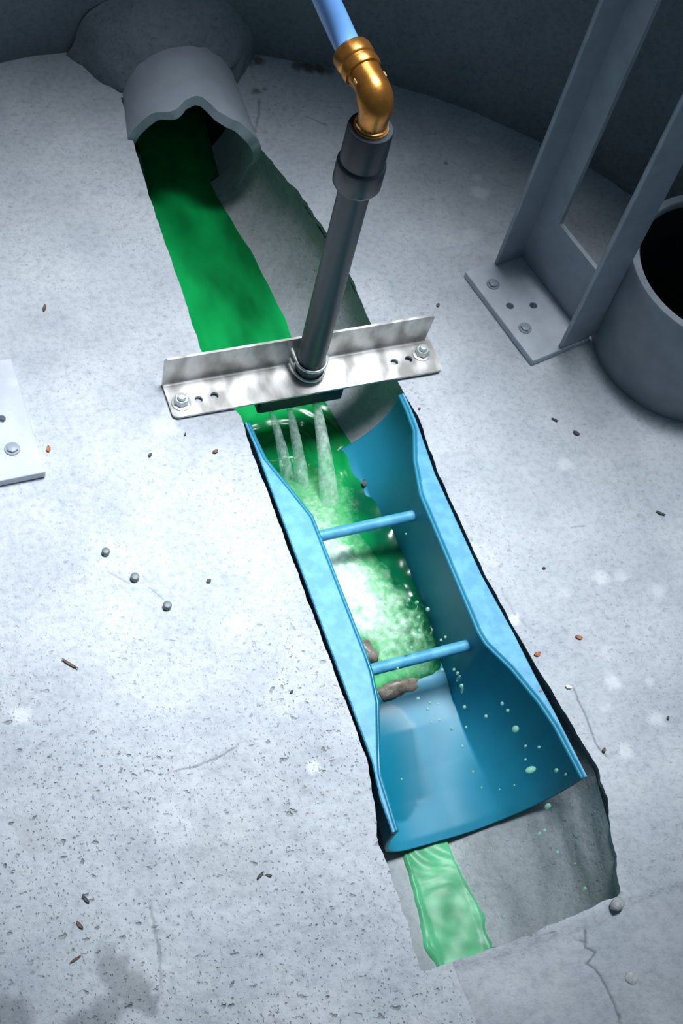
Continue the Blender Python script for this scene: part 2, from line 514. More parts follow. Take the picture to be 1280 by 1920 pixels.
def build_floor():
    pts, edges = [], []
    def loop(ps):
        s = len(pts)
        pts.extend(Vector(p) for p in ps)
        n = len(ps)
        edges.extend((s + i, s + (i + 1) % n) for i in range(n))
    # slot outline
    ys = []
    y = 0.47
    while y > -0.700:
        ys.append(y); y -= 0.0045
    left = [(slotL(y) + edge_jag(y, -1), y) for y in ys]
    rightp = [(slotR(y) + edge_jag(y, 1), y) for y in ys if y > -0.688]
    x0, x1 = left[-1][0], rightp[-1][0]
    end = []
    for k in range(1, 44):
        t = k / 44
        yy = -0.7015 + (-0.688 + 0.7015) * t - 0.004 * math.sin(math.pi * t) + 0.0018 * nz(t, 7, 2, 14)
        end.append((x0 + (x1 - x0) * t, yy))
    slot = left + end + rightp[::-1]
    loop(slot)
    loop(circle_pts(RISER.x, RISER.y, RISER_R - 0.006, 72))
    X0, X1, Y0, Y1 = -0.95, 0.80, -1.02, 0.66
    loop([(X0, Y0), (X1, Y0), (X1, Y1), (X0, Y1)])
    inner = []
    h = 0.0052
    ny = int((Y1 - Y0) / (h * 0.866))
    for j in range(1, ny):
        yy = Y0 + j * h * 0.866
        fine = -0.84 < yy < 0.58
        if not fine and j % 5:
            continue
        i = 0
        xx = X0 + (h / 2 if j % 2 else 0) + 0.001
        while xx < X1 - 0.002:
            inside = -0.53 < xx < 0.47
            if (fine and inside) or (i % 6 == 0 and j % 5 == 0):
                if not (slotL(yy) + 0.003 - 0.004 < xx < slotR(yy) + 0.001 + 0.0 and yy > -0.70):
                    inner.append((xx, yy))
            xx += h; i += 1
    for line, w, s in CRACKS:
        for a_, b_ in zip(line, line[1:]):
            n = max(2, int(math.dist(a_, b_) / 0.0016))
            for k in range(n):
                t = k / n
                px, py = a_[0] + (b_[0] - a_[0]) * t, a_[1] + (b_[1] - a_[1]) * t
                d = Vector((b_[0] - a_[0], b_[1] - a_[1])).normalized()
                for off in (-2.2, -1.0, 0.0, 1.0, 2.2):
                    o = off * w + 0.0007 * nz(px, py, 3, 180)
                    inner.append((px - d.y * o, py + d.x * o))
    pts.extend(Vector(p) for p in inner)
    vs, es, fs, *_ = delaunay_2d_cdt(pts, edges, [], 0, 1e-6)
    # inside-slot test by polygon
    def in_slot(x, y):
        if not (-0.71 < y < 0.47 and -0.13 < x < 0.15):
            return False
        c = False
        n = len(slot)
        j = n - 1
        for i in range(n):
            xi, yi = slot[i]; xj, yj = slot[j]
            if (yi > y) != (yj > y) and x < (xj - xi) * (y - yi) / (yj - yi) + xi:
                c = not c
            j = i
        return c
    keep = []
    for f in fs:
        cx = sum(vs[i].x for i in f) / len(f); cy = sum(vs[i].y for i in f) / len(f)
        if math.hypot(cx - RISER.x, cy - RISER.y) < RISER_R - 0.0065 or in_slot(cx, cy):
            continue
        keep.append(f)
    bm = bmesh.new()
    marks = []; pitting = []
    bv = []
    for v in vs:
        x, y = v.x, v.y
        z = floor_z(x, y)
        mk = [0.0, 0.0, 0.0]
        for line, w, s in CRACKS:
            for a_, b_ in zip(line, line[1:]):
                if min(a_[0], b_[0]) - .01 < x < max(a_[0], b_[0]) + .01 and min(a_[1], b_[1]) - .01 < y < max(a_[1], b_[1]) + .01:
                    d = seg_d(x, y, a_, b_) / (w * (1 + 0.5 * nz(x, y, 9, 120)))
                    if d < 1.6:
                        g = s * max(0.0, min(1.0, 1.6 - d))
                        mk[0] = max(mk[0], g)
                        z -= 0.0012 * g
        for sx, sy, sr, ch, st in STAINS:
            d = math.hypot(x - sx, y - sy)
            if d < 2 * sr:
                d *= 1 + 0.45 * nz(x, y, sx * 50, 1.3 / sr)
                g = st * max(0.0, min(1.0, (1.25 - d / sr) / 0.45))
                mk[ch] = max(mk[ch], g)
        if y < -0.698 and x > -0.079:
            mk[0] = max(mk[0], 0.17 + 0.08 * nz(x, y, 4, 20))
        elif x > 0.10 and y < -0.56:
            mk[0] = max(mk[0], min(0.12, (-0.56 - y) * 1.2))
        bv.append(bm.verts.new((x, y, z)))
        # ragged soft tide of grime
        rg = 0.35 + 0.75 * max(0.0, min(1.0, (-0.25 - y) / 0.2)) * max(0.0, min(1.0, (0.05 - x) / 0.1))
        rg *= 0.6 + 0.8 * max(0, nz(x, y, 8.8, 11) + 0.35)
        if y < -0.698 and x > -0.079: rg = 0.12
        marks.append((*mk, 1)); pitting.append(rg)
    for f in keep:
        try:
            bm.faces.new([bv[i] for i in f])
        except ValueError:
            pass
    # slot edge lip: thickness of the bench dropping into the channel
    nslot = len(slot)
    base = []
    for i in range(nslot):
        x, y = slot[i]
        cx = (slotL(y) + slotR(y)) / 2
        sg = 1 if x > cx else -1
        base.append(bm.verts.new((x + sg * 0.002, y, -0.022)))
        marks.append((0, 0, 0, 1)); pitting.append(0.3)
    bm.verts.ensure_lookup_table()
    for i in range(nslot):
        j = (i + 1) % nslot
        if slot[i][1] > 0.469 and slot[j][1] > 0.469:
            continue
        try:
            f = bm.faces.new((bv[i], bv[j], base[j], base[i]))
            f.material_index = 1
        except ValueError:
            pass
    me = bpy.data.meshes.new('floor')
    bm.normal_update()
    bm.to_mesh(me); bm.free()
    at_ = me.attributes.new('marks', 'FLOAT_COLOR', 'POINT')
    at_.data.foreach_set('color', [c for t in marks for c in t])
    a2 = me.attributes.new('pitting', 'FLOAT', 'POINT')
    a2.data.foreach_set('value', pitting)
    for p in me.polygons:
        p.use_smooth = True
    me.set_sharp_from_angle(angle=math.radians(50))
    me.materials.append(M['floor']); me.materials.append(M['trough'])
    o = bpy.data.objects.new('floor', me)
    COL.objects.link(o)
    o['kind'] = 'structure'
    o['label'] = 'pale grey concrete bench of the manhole cut by the flow channel'
    return o
floor = build_floor()

# channel trough below the bench: (Y, (centre, half width, depth, skew))
TROUGH = [(-1.02, (0.0, 0.112, 0.150, 0.15)), (-0.69, (0.004, 0.116, 0.145, 0.16)), (-0.62, (0.010, 0.122, 0.144, 0.18)), (-0.56, (0.016, 0.126, 0.144, 0.18)), (-0.50, (0.014, 0.122, 0.148, 0.1)), (-0.36, (0.010, 0.112, 0.142, 0.0)), (-0.12, (0.008, 0.112, 0.130, 0.0)), (-0.07, (0.004, 0.110, 0.118, 0.0)), (-0.04, (0.001, 0.107, 0.113, 0.0)), (0.05, (-0.004, 0.109, 0.1065, 0.0)), (0.15, (-0.004, 0.108, 0.1065, 0.0)), (0.27, (-0.013, 0.097, 0.110, 0.0)), (0.37, (-0.027, 0.080, 0.112, 0.0)), (0.52, (-0.027, 0.078, 0.108, 0.0))]
def trough_pt(y, a_):
    c, w, D, sk = lerp_tab(TROUGH, y)
    s = math.sin(a_)
    ca = math.cos(a_)
    if ca < 0:
        ca = -abs(ca) ** lerp_tab([(-0.60, 0.85), (-0.45, 0.5), (0.0, 0.22), (0.30, 0.22), (0.42, 0.8)], y)
    return Vector((c + w * ca - sk * abs(s) * D, y, -D * abs(s) - 0.009 * (1 - abs(s))))
bm = bmesh.new()
NA = 40
rows = []
y = 0.395
while y > -1.0:
    row = []
    for k in range(NA + 1):
        a_ = math.pi * k / NA
        p = trough_pt(y, a_)
        c = lerp_tab(TROUGH, y)
        amp = 0.0028 if y < -0.57 else 0.0020
        if k > 0 and k < NA:
            d = amp * (nz(p.x * 26, y * 5, p.z * 26) + 0.5 * nz(p.x * 70, y * 22, p.z * 70)) * min(1.0, math.sin(a_) * 2)
            if y < -0.57 and a_ < 1.3:
                d += 0.008 * max(0, nz(p.x * 40, y * 7, p.z * 60 + 3)) + 0.004 * nz(p.x * 90, y * 6, p.z * 90)
            nrm = Vector((c[0] - p.x, 0, 0.02 - p.z)).normalized()
            p = p + nrm * d
        row.append(bm.verts.new(p))
    rows.append(row)
    y -= 0.006
for a_, b_ in zip(rows, rows[1:]):
    for k in range(NA):
        bm.faces.new((a_[k], a_[k + 1], b_[k + 1], b_[k]))
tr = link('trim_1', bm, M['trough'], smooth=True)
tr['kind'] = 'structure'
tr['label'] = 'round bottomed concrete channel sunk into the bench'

# round wall of the manhole
bm = bmesh.new()
rows = []
n = 150
for i in range(n + 1):
    a_ = math.radians(19 + (205 - 19) * i / n)
    row = []
    for j in range(26):
        z = -0.03 + 1.75 * (j / 25) ** 1.6
        rr_ = WALL_R + 0.004 * nz(a_ * 8, z * 5, 0.5) + 0.0025 * nz(a_ * 30, z * 22, 3.5)
        row.append(bm.verts.new((WALL_C.x + rr_ * math.cos(a_), WALL_C.y + rr_ * math.sin(a_), z)))
    rows.append(row)
for a_, b_ in zip(rows, rows[1:]):
    for k in range(25):
        bm.faces.new((a_[k], b_[k], b_[k + 1], a_[k + 1]))
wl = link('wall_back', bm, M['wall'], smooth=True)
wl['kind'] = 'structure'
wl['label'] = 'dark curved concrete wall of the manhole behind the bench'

# mortar collar where the inlet pipe comes through the wall
PC = Vector((-0.028, 0, -0.022))
def pcx(y): return PC.x + 0.10 * max(0.0, y - 0.375)
bm = bmesh.new()
rows = []
for i in range(61):
    a_ = math.radians(-8 + 196 * i / 60)
    row = []
    for j in range(13):
        t = j / 12
        rad = 0.064 + 0.066 * t ** 0.8 + 0.006 * nz(a_ * 3, t * 3, 2.2)
        yy = 0.472 + 0.085 * t ** 1.25 + 0.006 * nz(a_ * 5, t * 6, 6.2)
        x = PC.x + 0.014 + rad * 1.06 * math.cos(a_)
        row.append(bm.verts.new((x, yy, max(-0.02, PC.z + 0.006 + rad * math.sin(a_)))))
    rows.append(row)
for a_, b_ in zip(rows, rows[1:]):
    for k in range(12):
        bm.faces.new((a_[k], b_[k], b_[k + 1], a_[k + 1]))
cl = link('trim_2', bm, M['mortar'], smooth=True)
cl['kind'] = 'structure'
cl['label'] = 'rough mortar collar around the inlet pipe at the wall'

# ---------------------------------------------------------------- inlet pipe with a broken rim
bm = bmesh.new()
NP = 72
RIN, ROUT = 0.0755, 0.0885
RIM = [(-100, .372), (-10, .362), (0, .352), (20, .345), (40, .344), (55, .351), (67, .353), (75, .362), (82, .384), (90, .389), (99, .386), (107, .373), (115, .375), (128, .387), (140, .389), (165, .393), (185, .398), (280, .380)]
ro_, ri_ = [], []
for k in range(NP):
    dg = -90 + 360 * k / NP
    a_ = math.radians(dg)
    y0 = lerp_tab(RIM, dg) + 0.0025 * nz(dg * 0.12, 1, 1)
    ca, sa = math.cos(a_), math.sin(a_)
    rim = 0.004 * nz(dg * .2, 4, 4)
    ro_.append([bm.verts.new((pcx(yy) + ROUT * ca * (1 - 0.9 * max(0.0, yy - 0.375)), yy, PC.z + ROUT * sa * (1.4 if sa < 0 else 1))) for yy in [y0 - 0.002 + 0.004] + [max(y0 + 0.01, 0.41 + 0.15 * t) for t in (0, .25, .5, .75, 1)]])
    rs = RIN * sa * (1.38 if sa < 0 else 1)
    ri_.append([bm.verts.new((pcx(yy) + RIN * ca, yy, PC.z + rs)) for yy in (y0 - 0.001 + rim * 0, y0 + 0.008, 0.46, 0.62, 1.15)])
for k in range(NP):
    k2 = (k + 1) % NP
    for j in range(5):
        bm.faces.new((ro_[k][j], ro_[k2][j], ro_[k2][j + 1], ro_[k][j + 1]))
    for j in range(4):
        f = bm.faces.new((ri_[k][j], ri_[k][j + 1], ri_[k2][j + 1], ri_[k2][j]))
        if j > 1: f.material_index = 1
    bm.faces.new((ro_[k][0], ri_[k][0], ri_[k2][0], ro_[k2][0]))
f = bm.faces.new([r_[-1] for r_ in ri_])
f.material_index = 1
ip = link('inlet_pipe', bm, [M['pipe'], M['shaded_bore']], smooth=True, auto=45)
tag(ip, 'grey inlet pipe crown with chipped broken rim at head of channel', 'pipe')

# ---------------------------------------------------------------- large grey riser pipe at the right edge
rp = empty('riser_pipe', RISER)
bm = bmesh.new()
lathe(bm, [(RISER_R, -0.02), (RISER_R, 0.147), (RISER_R - 0.001, 0.150), (RISER_R - 0.010, 0.150), (RISER_R - 0.0115, 0.148), (RISER_R - 0.0115, 0.13), (RISER_R - 0.0115, -0.02)], seg=96, closed=True)
link('pipe_wall', bm, M['riser'], rp, True, 40)
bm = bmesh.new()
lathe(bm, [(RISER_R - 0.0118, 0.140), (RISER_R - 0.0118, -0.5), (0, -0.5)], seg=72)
o = link('shaded_bore', bm, M['shaded_bore'], rp, True, 40)
o['label'] = 'inside of the pipe, shade painted black'
tag(rp, 'large upright grey pipe with black open mouth at right edge', 'pipe')

# ---------------------------------------------------------------- blue flume
#  Y: (left inner top, right inner top, left inner bottom, right inner bottom, depth, trapezoid 0..1)
FL = [(-0.062, (-0.0895, 0.1045, -0.055, 0.065, 0.113, 0.0)), (-0.085, (-0.0885, 0.1050, -0.055, 0.065, 0.112, 0.05)), (-0.115, (-0.086, 0.1035, -0.05, 0.066, 0.110, 0.25)), (-0.155, (-0.0725, 0.0890, -0.045, 0.066, 0.107, 0.7)), (-0.200, (-0.0580, 0.0795, -0.042, 0.068, 0.105, 1.0)), (-0.380, (-0.0560, 0.0795, -0.042, 0.068, 0.106, 1.0)), (-0.395, (-0.0565, 0.0820, -0.042, 0.068, 0.109, 0.95)), (-0.430, (-0.0620, 0.0985, -0.046, 0.066, 0.113, 0.7)), (-0.475, (-0.0775, 0.1130, -0.055, 0.062, 0.121, 0.4)), (-0.505, (-0.0870, 0.1190, -0.06, 0.058, 0.126, 0.15)), (-0.566, (-0.0900, 0.1240, -0.065, 0.05, 0.135, 0.0))]
def flume_sec(y, n=48, fine=1):
    l, r_, bl, br, D, tz = lerp_tab(FL, y)
    c, w = (l + r_) / 2, (r_ - l) / 2
    out = []
    for k in range(n + 1):
        t = k / n
        a_ = math.pi * (1 - t)
        ca = math.cos(a_)
        ca = -abs(ca) ** 0.36 if ca < 0 else ca ** 1.10
        e_ = Vector((c + w * ca, 0, -D * math.sin(a_)))
        # trapezoid by arc length
        if t < 0.32:
            s = t / 0.32; q = Vector((l + (bl - l) * s, 0, -D * s))
        elif t > 0.68:
            s = (t - 0.68) / 0.32; q = Vector((br + (r_ - br) * s, 0, -D + D * s))
        else:
            s = (t - 0.32) / 0.36; q = Vector((bl + (br - bl) * s, 0, -D))
        p = e_.lerp(q, tz)
        p.y = y
        out.append(p)
    # lip of the exit is cut a little back at the bottom
    return out
fl = empty('flume', (0.01, -0.30, 0))
bm = bmesh.new()
rows = []; wet = []
FY = [-0.062 - 0.504 * i / 230 for i in range(231)]
def wet_at(p):
    # wet patch left on the invert of the outlet end
    cx, cy = -0.034, -0.470
    if p.y > -0.36: return 0.0
    e1 = math.hypot((p.x + 0.045) / 0.056, (p.y + 0.450) / 0.076) + 0.07 * nz(p.x * 40, p.y * 40, 2)
    return max(0.0, min(1.0, (1.0 - e1) / 0.06))
for y in FY:
    row = []
    for k, p in enumerate(flume_sec(y, 120)):
        if y < -0.545:
            p.y += 0.012 * (abs(p.z) / 0.129) * (-0.545 - y) / 0.021
        row.append(bm.verts.new(p)); wet.append(wet_at(p))
    rows.append(row)
for a_, b_ in zip(rows, rows[1:]):
    for k in range(120):
        bm.faces.new((a_[k], b_[k], b_[k + 1], a_[k + 1]))
o = link('trough', bm, M['flume'], fl, True)
at_ = o.data.attributes.new('wet', 'FLOAT', 'POINT')
at_.data.foreach_set('value', wet)
o.location = -fl.location
sm = o.modifiers.new('thick', 'SOLIDIFY')
sm.thickness = 0.004; sm.offset = -1.0
# top rims
OUT_L = [(-0.062, -0.0915), (-0.10, -0.0905), (-0.17, -0.0900), (-0.32, -0.0890), (-0.49, -0.0880), (-0.53, -0.0935), (-0.566, -0.0935)]
OUT_R = [(-0.062, 0.1075), (-0.10, 0.1085), (-0.177, 0.1035), (-0.315, 0.1070), (-0.392, 0.1150), (-0.45, 0.1185), (-0.49, 0.1225), (-0.566, 0.1275)]
for side in (0, 1):
    bm = bmesh.new()
    rows = []
    for y in FY:
        s = flume_sec(y)
        xi = s[0].x if side == 0 else s[-1].x
        xo = lerp_tab(OUT_L if side == 0 else OUT_R, y)
        sg = -1 if side == 0 else 1
        if (xo - xi) * sg < 0.0028: xo = xi + sg * 0.0028
        z = 0.0015
        d = min(0.0012, abs(xo - xi) * 0.3)
        ring = [(xi, -0.003), (xi, z - d), (xi + sg * d, z), (xo - sg * d, z), (xo, z - d), (xo, -0.004)]
        rows.append([bm.verts.new((x, y, zz)) for x, zz in ring])
    for a_, b_ in zip(rows, rows[1:]):
        for k in range(6):
            bm.faces.new((a_[k], a_[(k + 1) % 6], b_[(k + 1) % 6], b_[k]))
    bm.faces.new(rows[0]); bm.faces.new(rows[-1])
    o = link('top_rim', bm, M['rim'], fl, True, 35)
    o.location = -fl.location
    o['label'] = 'wide left rim, blue paled by painted light' if side == 0 else 'narrow right rim, blue paled by painted light'
for y, xa, xb in ((-0.2085, -0.052, 0.0835), (-0.3805, -0.051, 0.0910)):
    bm = bmesh.new()
    z = -0.033
    n = 10
    pts = [(xa + (xb - 0.004 - xa) * i / n, y + 0.001 * i / n, z) for i in range(n + 1)]
    rad = [0.0066] * (n + 1)
    for q, rr_ in ((0.0020, 0.0061), (0.0034, 0.0047), (0.0042, 0.002)):
        pts.append((xb - 0.004 + q, y + 0.001, z)); rad.append(rr_)
    sweep(bm, pts, rad, 24)
    o = link('cross_bar', bm, M['rim'], fl, True, 60)
    o.location = -fl.location
bm = bmesh.new()
lathe(bm, [(0, 0.0014), (0.0035, 0.0012), (0.0042, -0.001)], (0.0095, -0.527, -0.1275), seg=20)
o = link('drain_plug', bm, M['dull_bolt'], fl, True)
o.location = -fl.location
tag(fl, 'bright blue plastic flume with two cross bars set in the channel', 'flume')

# ---------------------------------------------------------------- water
def water_z(y):
    return lerp_tab([(-0.375, -0.101), (-0.33, -0.094), (-0.25, -0.089), (-0.19, -0.091), (-0.13, -0.096), (-0.05, -0.0978), (0.3, -0.0982), (1.1, -0.099)], y)
def half_span(y, z):
    if y > -0.062:
        c, w, D, sk = lerp_tab(TROUGH, y)
        if y > 0.40:
            r_ = RIN; dz = (z - PC.z) / 1.38
            h = math.sqrt(max(1e-6, r_ * r_ - dz * dz)); return pcx(y) - 0.073, pcx(y) + max(h, 0.060)
        h = w * math.sqrt(max(0.01, 1 - (z / D) ** 2))
        return c - w * 0.97, c + h + 0.002
    s = flume_sec(y)
    l = [p.x for p in s[:24] if p.z < z] or [s[24].x]
    r_ = [p.x for p in s[25:] if p.z < z] or [s[24].x]
    return min(l), max(r_)
FOAM_C = [  # centre line of the white water: Y, x, half width, strength
    (-0.392, 0.010, 0.030, 0.0), (-0.372, 0.012, 0.040, 0.42), (-0.34, 0.012, 0.044, 0.62), (-0.30, 0.000, 0.048, 0.85), (-0.25, -0.012, 0.050, 1.0), (-0.21, -0.022, 0.044, 0.95), (-0.17, -0.020, 0.042, 0.70), (-0.13, -0.012, 0.044, 0.58), (-0.10, -0.014, 0.042, 0.40), (-0.07, -0.014, 0.04, 0.0)]
def foam_at(x, y):
    if y > -0.06: return 0.0
    tab = [(a_, (b_, c_, d_)) for a_, b_, c_, d_ in FOAM_C]
    cx, hw, st = lerp_tab(tab, y)
    d = (x - cx) / hw
    if d < -0.2: d = d * 0.5
    d += 0.25 * nz(x, y, 3, 45)
    g = st * max(0.0, 1 - abs(d) ** 1.8 * 0.75)
    # dark brownish gap in the froth over the stone
    h = math.hypot((x + 0.022) / 0.016, (y + 0.338) / 0.018)
    g *= min(1.0, 0.15 + h ** 2 * 0.6)
    return max(0.0, min(1.0, g))
bm = bmesh.new()
rows = []; foam = []; dark_green = []
y = 0.95
NW = 56
while y > -0.392:
    z0 = water_z(y)
    l, r_ = half_span(y, z0)
    row = []
    for k in range(NW + 1):
        x = l + (r_ - l) * k / NW
        z = z0
        if -0.14 < y < 0.03:
            q = min(1.0, (0.03 - y) / 0.05) * min(1.0, (y + 0.14) / 0.03)
            z += 0.0020 * q * (math.sin(150 * math.hypot(x + 0.03, y + 0.06) * 2.2 + 3 * nz(x, y, 1, 30)) * 0.5 + nz(x, y, 2, 60))
        elif y >= 0.03:
            z += 0.0006 * nz(x, y, 2, 30)
        g = foam_at(x, y)
        if y < -0.1:
            z += 0.0035 * nz(x, y, 4, 45) * min(1, (-0.1 - y) / 0.04)
        z += g * (0.006 + 0.010 * nz(x, y, 6, 50) + 0.006 * nz(x, y, 7, 120))
        sp_ = math.exp(-((x - 0.046) / 0.016) ** 2 - ((y + 0.318) / 0.032) ** 2)
        z += sp_ * 0.016 * max(0.0, 0.45 + 1.1 * nz(x, y, 5, 95))
        g = min(1.0, g + 0.35 * sp_ * max(0.0, 0.6 + nz(x, y, 9, 140)))
        edge = min(k, NW - k) / 5
        if edge < 1 and y < -0.35:
            z = z * edge + (-0.104) * (1 - edge)
        if y < -0.375:
            z = z + (-0.112 - z) * min(1.0, (-0.375 - y) / 0.015)
        row.append(bm.verts.new((x, y, z))); foam.append(g)
        dark_green.append(min(1.0, max(0.0, (-0.09 - y) / 0.04)) * min(1.0, max(0.0, (x - 0.012 + 0.02 * nz(x, y, 3, 30)) / 0.03)))  # darker green towards the right side of the flume water
    rows.append(row)
    y -= 0.02 if y > 0.45 else 0.0028
for a_, b_ in zip(rows, rows[1:]):
    for k in range(NW):
        bm.faces.new((a_[k], b_[k], b_[k + 1], a_[k + 1]))
wt = link('dyed_water', bm, M['water'], smooth=True)
at_ = wt.data.attributes.new('foam', 'FLOAT', 'POINT')
at_.data.foreach_set('value', foam)
at_ = wt.data.attributes.new('dark_green', 'FLOAT', 'POINT')
at_.data.foreach_set('value', dark_green)
tag(wt, 'bright green dyed water running from the inlet pipe into the flume', 'water', kind='stuff')

# stream leaving below the flume lip
bm = bmesh.new()
rows = []
EL = [(-0.90, -0.045), (-0.70, -0.050), (-0.675, -0.055), (-0.655, -0.060), (-0.62, -0.053), (-0.59, -0.050), (-0.545, -0.046)]
ER = [(-0.90, 0.010), (-0.70, 0.008), (-0.66, 0.015), (-0.64, 0.017), (-0.61, 0.012), (-0.59, 0.010), (-0.545, 0.008)]
y = -0.545
while y > -0.90:
    l = lerp_tab(EL, y) + 0.003 * nz(y, 1, 1, 60)
    r_ = lerp_tab(ER, y) + 0.003 * nz(y, 2, 2, 60)
    row = []
    for k in range(25):
        t = k / 24
        x = l + (r_ - l) * t
        c, w, D, sk = lerp_tab(TROUGH, y)
        # bed height under x
        best = min((trough_pt(y, math.pi * q / 40) for q in range(41)), key=lambda p: abs(p.x - x))
        z = max(best.z + 0.0045, -D + 0.007) + 0.0012 * nz(x, y, 3, 50)
        if y > -0.62: z += 0.0008 * math.sin(240 * x + 40 * nz(x, y, 4, 12)) * (y + 0.62) / 0.05
        if k in (0, 24): z = best.z - 0.001
        row.append(bm.verts.new((x, y, z)))
    rows.append(row)
    y -= 0.004
for a_, b_ in zip(rows, rows[1:]):
    for k in range(24):
        bm.faces.new((a_[k], b_[k], b_[k + 1], a_[k + 1]))
w2 = link('dyed_water', bm, M['pale_water'], smooth=True)
tag(w2, 'pale green stream on the grey channel bed below the flume lip', 'water', kind='stuff')

# jets falling from the spray bar
JETS = [((-0.050, -0.037, -0.022), (-0.033, -0.093, -0.104), 'left, thinnest of the three clear water jets under the spray bar'),
        ((-0.027, -0.036, -0.022), (-0.019, -0.107, -0.104), 'middle one of the three clear water jets under the spray bar'),
        ((0.008, -0.034, -0.022), (0.005, -0.140, -0.104), 'right, widest and longest of the three clear water jets')]
for i, (a_, b_, lab) in enumerate(JETS):
    a_, b_ = Vector(a_), Vector(b_)
    bm = bmesh.new()
    pts, rad = [], []
    n = 16
    for k in range(n + 1):
        t = k / n
        p = a_.lerp(b_, t)
        p.z = a_.z + (b_.z - a_.z) * (0.55 * t + 0.45 * t * t)
        pts.append(p)
        rad.append((0.0036 + 0.0062 * t) * (0.85, 0.95, 1.25)[i] * (1 + 0.12 * nz(t * 6, i, 2)))
    sweep(bm, pts, rad, 16)
    tag(link('water_jet', bm, M['jet'], smooth=True), lab, 'water jet', 'jets from the spray bar')

# wet film running over the flume floor to the lip
bm = bmesh.new()
FILM = [(-0.512, -0.020, 0.000), (-0.520, -0.030, 0.004), (-0.530, -0.040, 0.006), (-0.540, -0.036, 0.004), (-0.5545, -0.030, 0.010)]
rows = []
for i in range(15):
    y = -0.512 - 0.0425 * i / 14
    l = lerp_tab([(p[0], p[1]) for p in FILM], y) + 0.002 * nz(y, 3, 3, 90)
    r_ = lerp_tab([(p[0], p[2]) for p in FILM], y) + 0.002 * nz(y, 5, 3, 90)
    s = flume_sec(y)
    row = []
    for k in range(13):
        x = l + (r_ - l) * k / 12
        j = min(range(47), key=lambda q: abs(s[q].x - x))
        j2 = j + 1 if s[j].x <= x else max(0, j - 1)
        den = (s[j2].x - s[j].x) or 1
        z = s[j].z + (s[j2].z - s[j].z) * max(0, min(1, (x - s[j].x) / den))
        yy = y + (0.012 * (abs(z) / 0.129) * (-0.545 - y) / 0.021 if y < -0.545 else 0)
        row.append(bm.verts.new((x, yy, z + (0.0016 if 0 < k < 12 and 0 < i < 14 else 0.0004))))
    rows.append(row)
for a_, b_ in zip(rows, rows[1:]):
    for k in range(12):
        bm.faces.new((a_[k], b_[k], b_[k + 1], a_[k + 1]))
tag(link('water_film', bm, M['film'], smooth=True), 'thin pale green film of water at the lip of the blue flume', 'water', kind='stuff')

# ---------------------------------------------------------------- angle bracket across the channel
br = empty('angle_bracket', (-0.005, -0.018, 0.003))
T = 0.0028
BX0, BX1, BY0, BY1 = -0.1715, 0.1655, -0.042, 0.0065
bm = plate(rounded(BX0, BY0, BX1, BY1, 0.007) [:0] or
           [(BX1, BY1), (BX0, BY1)] + [(BX0 + 0.007 - 0.007 * math.sin(math.radians(a_)) if False else BX0 + 0.007 + 0.007 * math.cos(math.radians(180 + a_)), BY0 + 0.007 + 0.007 * math.sin(math.radians(180 + a_))) for a_ in range(0, 91, 15)]
           + [(BX1 - 0.007 + 0.007 * math.cos(math.radians(270 + a_)), BY0 + 0.007 + 0.007 * math.sin(math.radians(270 + a_))) for a_ in range(0, 91, 15)],
           [circle_pts(-0.1365, -0.0230, 0.0048), circle_pts(-0.1170, -0.0215, 0.0048), circle_pts(0.1100, -0.0185, 0.0048), circle_pts(0.1290, -0.0180, 0.0048)], T)
# upright leg
up_prof = [(BX0, 0), (BX1 - 0.006, 0), (BX1 - 0.003, 0.044), (BX1 - 0.006, 0.0475), (BX0 + 0.003, 0.0475), (BX0, 0.044)]
fr_, bk_ = [], []
for x, z in up_prof:
    fr_.append(bm.verts.new((x, BY1 - 0.0002, z))); bk_.append(bm.verts.new((x, BY1 + T, z)))
bm.faces.new(fr_); bm.faces.new(bk_[::-1])
for k in range(6):
    k2 = (k + 1) % 6
    bm.faces.new((fr_[k], bk_[k], bk_[k2], fr_[k2]))
# fillet inside the corner
seg = 5
ra = [bm.verts.new((BX0 + 0.001, BY1 - 0.004 + 0.004 * math.sin(t), T + 0.004 - 0.004 * math.cos(t))) for t in [math.pi / 2 * i / seg for i in range(seg + 1)]]
rb = [bm.verts.new((BX1 - 0.007, v.co.y, v.co.z)) for v in ra]
for k in range(seg):
    bm.faces.new((ra[k], rb[k], rb[k + 1], ra[k + 1]))
for v in bm.verts:
    v.co -= Vector(br.location) - Vector((0, 0, 0.003))
body = link('angle_iron', bm, M['steel'], br)
def anchor_bolt(parent, loc, wr, hr, hh, mm, rot=0.3, name='anchor_bolt', stud=True):
    bm = bmesh.new()
    lathe(bm, [(0, 0.0016), (wr * 0.93, 0.0016), (wr, 0.0012), (wr, 0)], loc, seg=28)
    o_ = link('washer', bm, mm, None, True, 30)
    b2 = bmesh.new()
    hexhead(b2, Vector(loc) + Vector((0, 0, 0.0016)), hr, hh, rot)
    if stud:
        lathe(b2, [(0, hh + 0.0055), (hr * 0.48, hh + 0.0048), (hr * 0.55, hh + 0.004), (hr * 0.55, hh)], Vector(loc) + Vector((0, 0, 0.0016)), seg=16)
    o2 = link(name, b2, mm, parent, True, 35)
    o_.parent = o2
    return o2
off = Vector(br.location)
for x, y in ((-0.1575, -0.0235), (0.1475, -0.0135)):
    anchor_bolt(br, Vector((x, y, T + 0.003)) - off, 0.0115, 0.0088, 0.0075, M['bolt'], 0.35 + x)
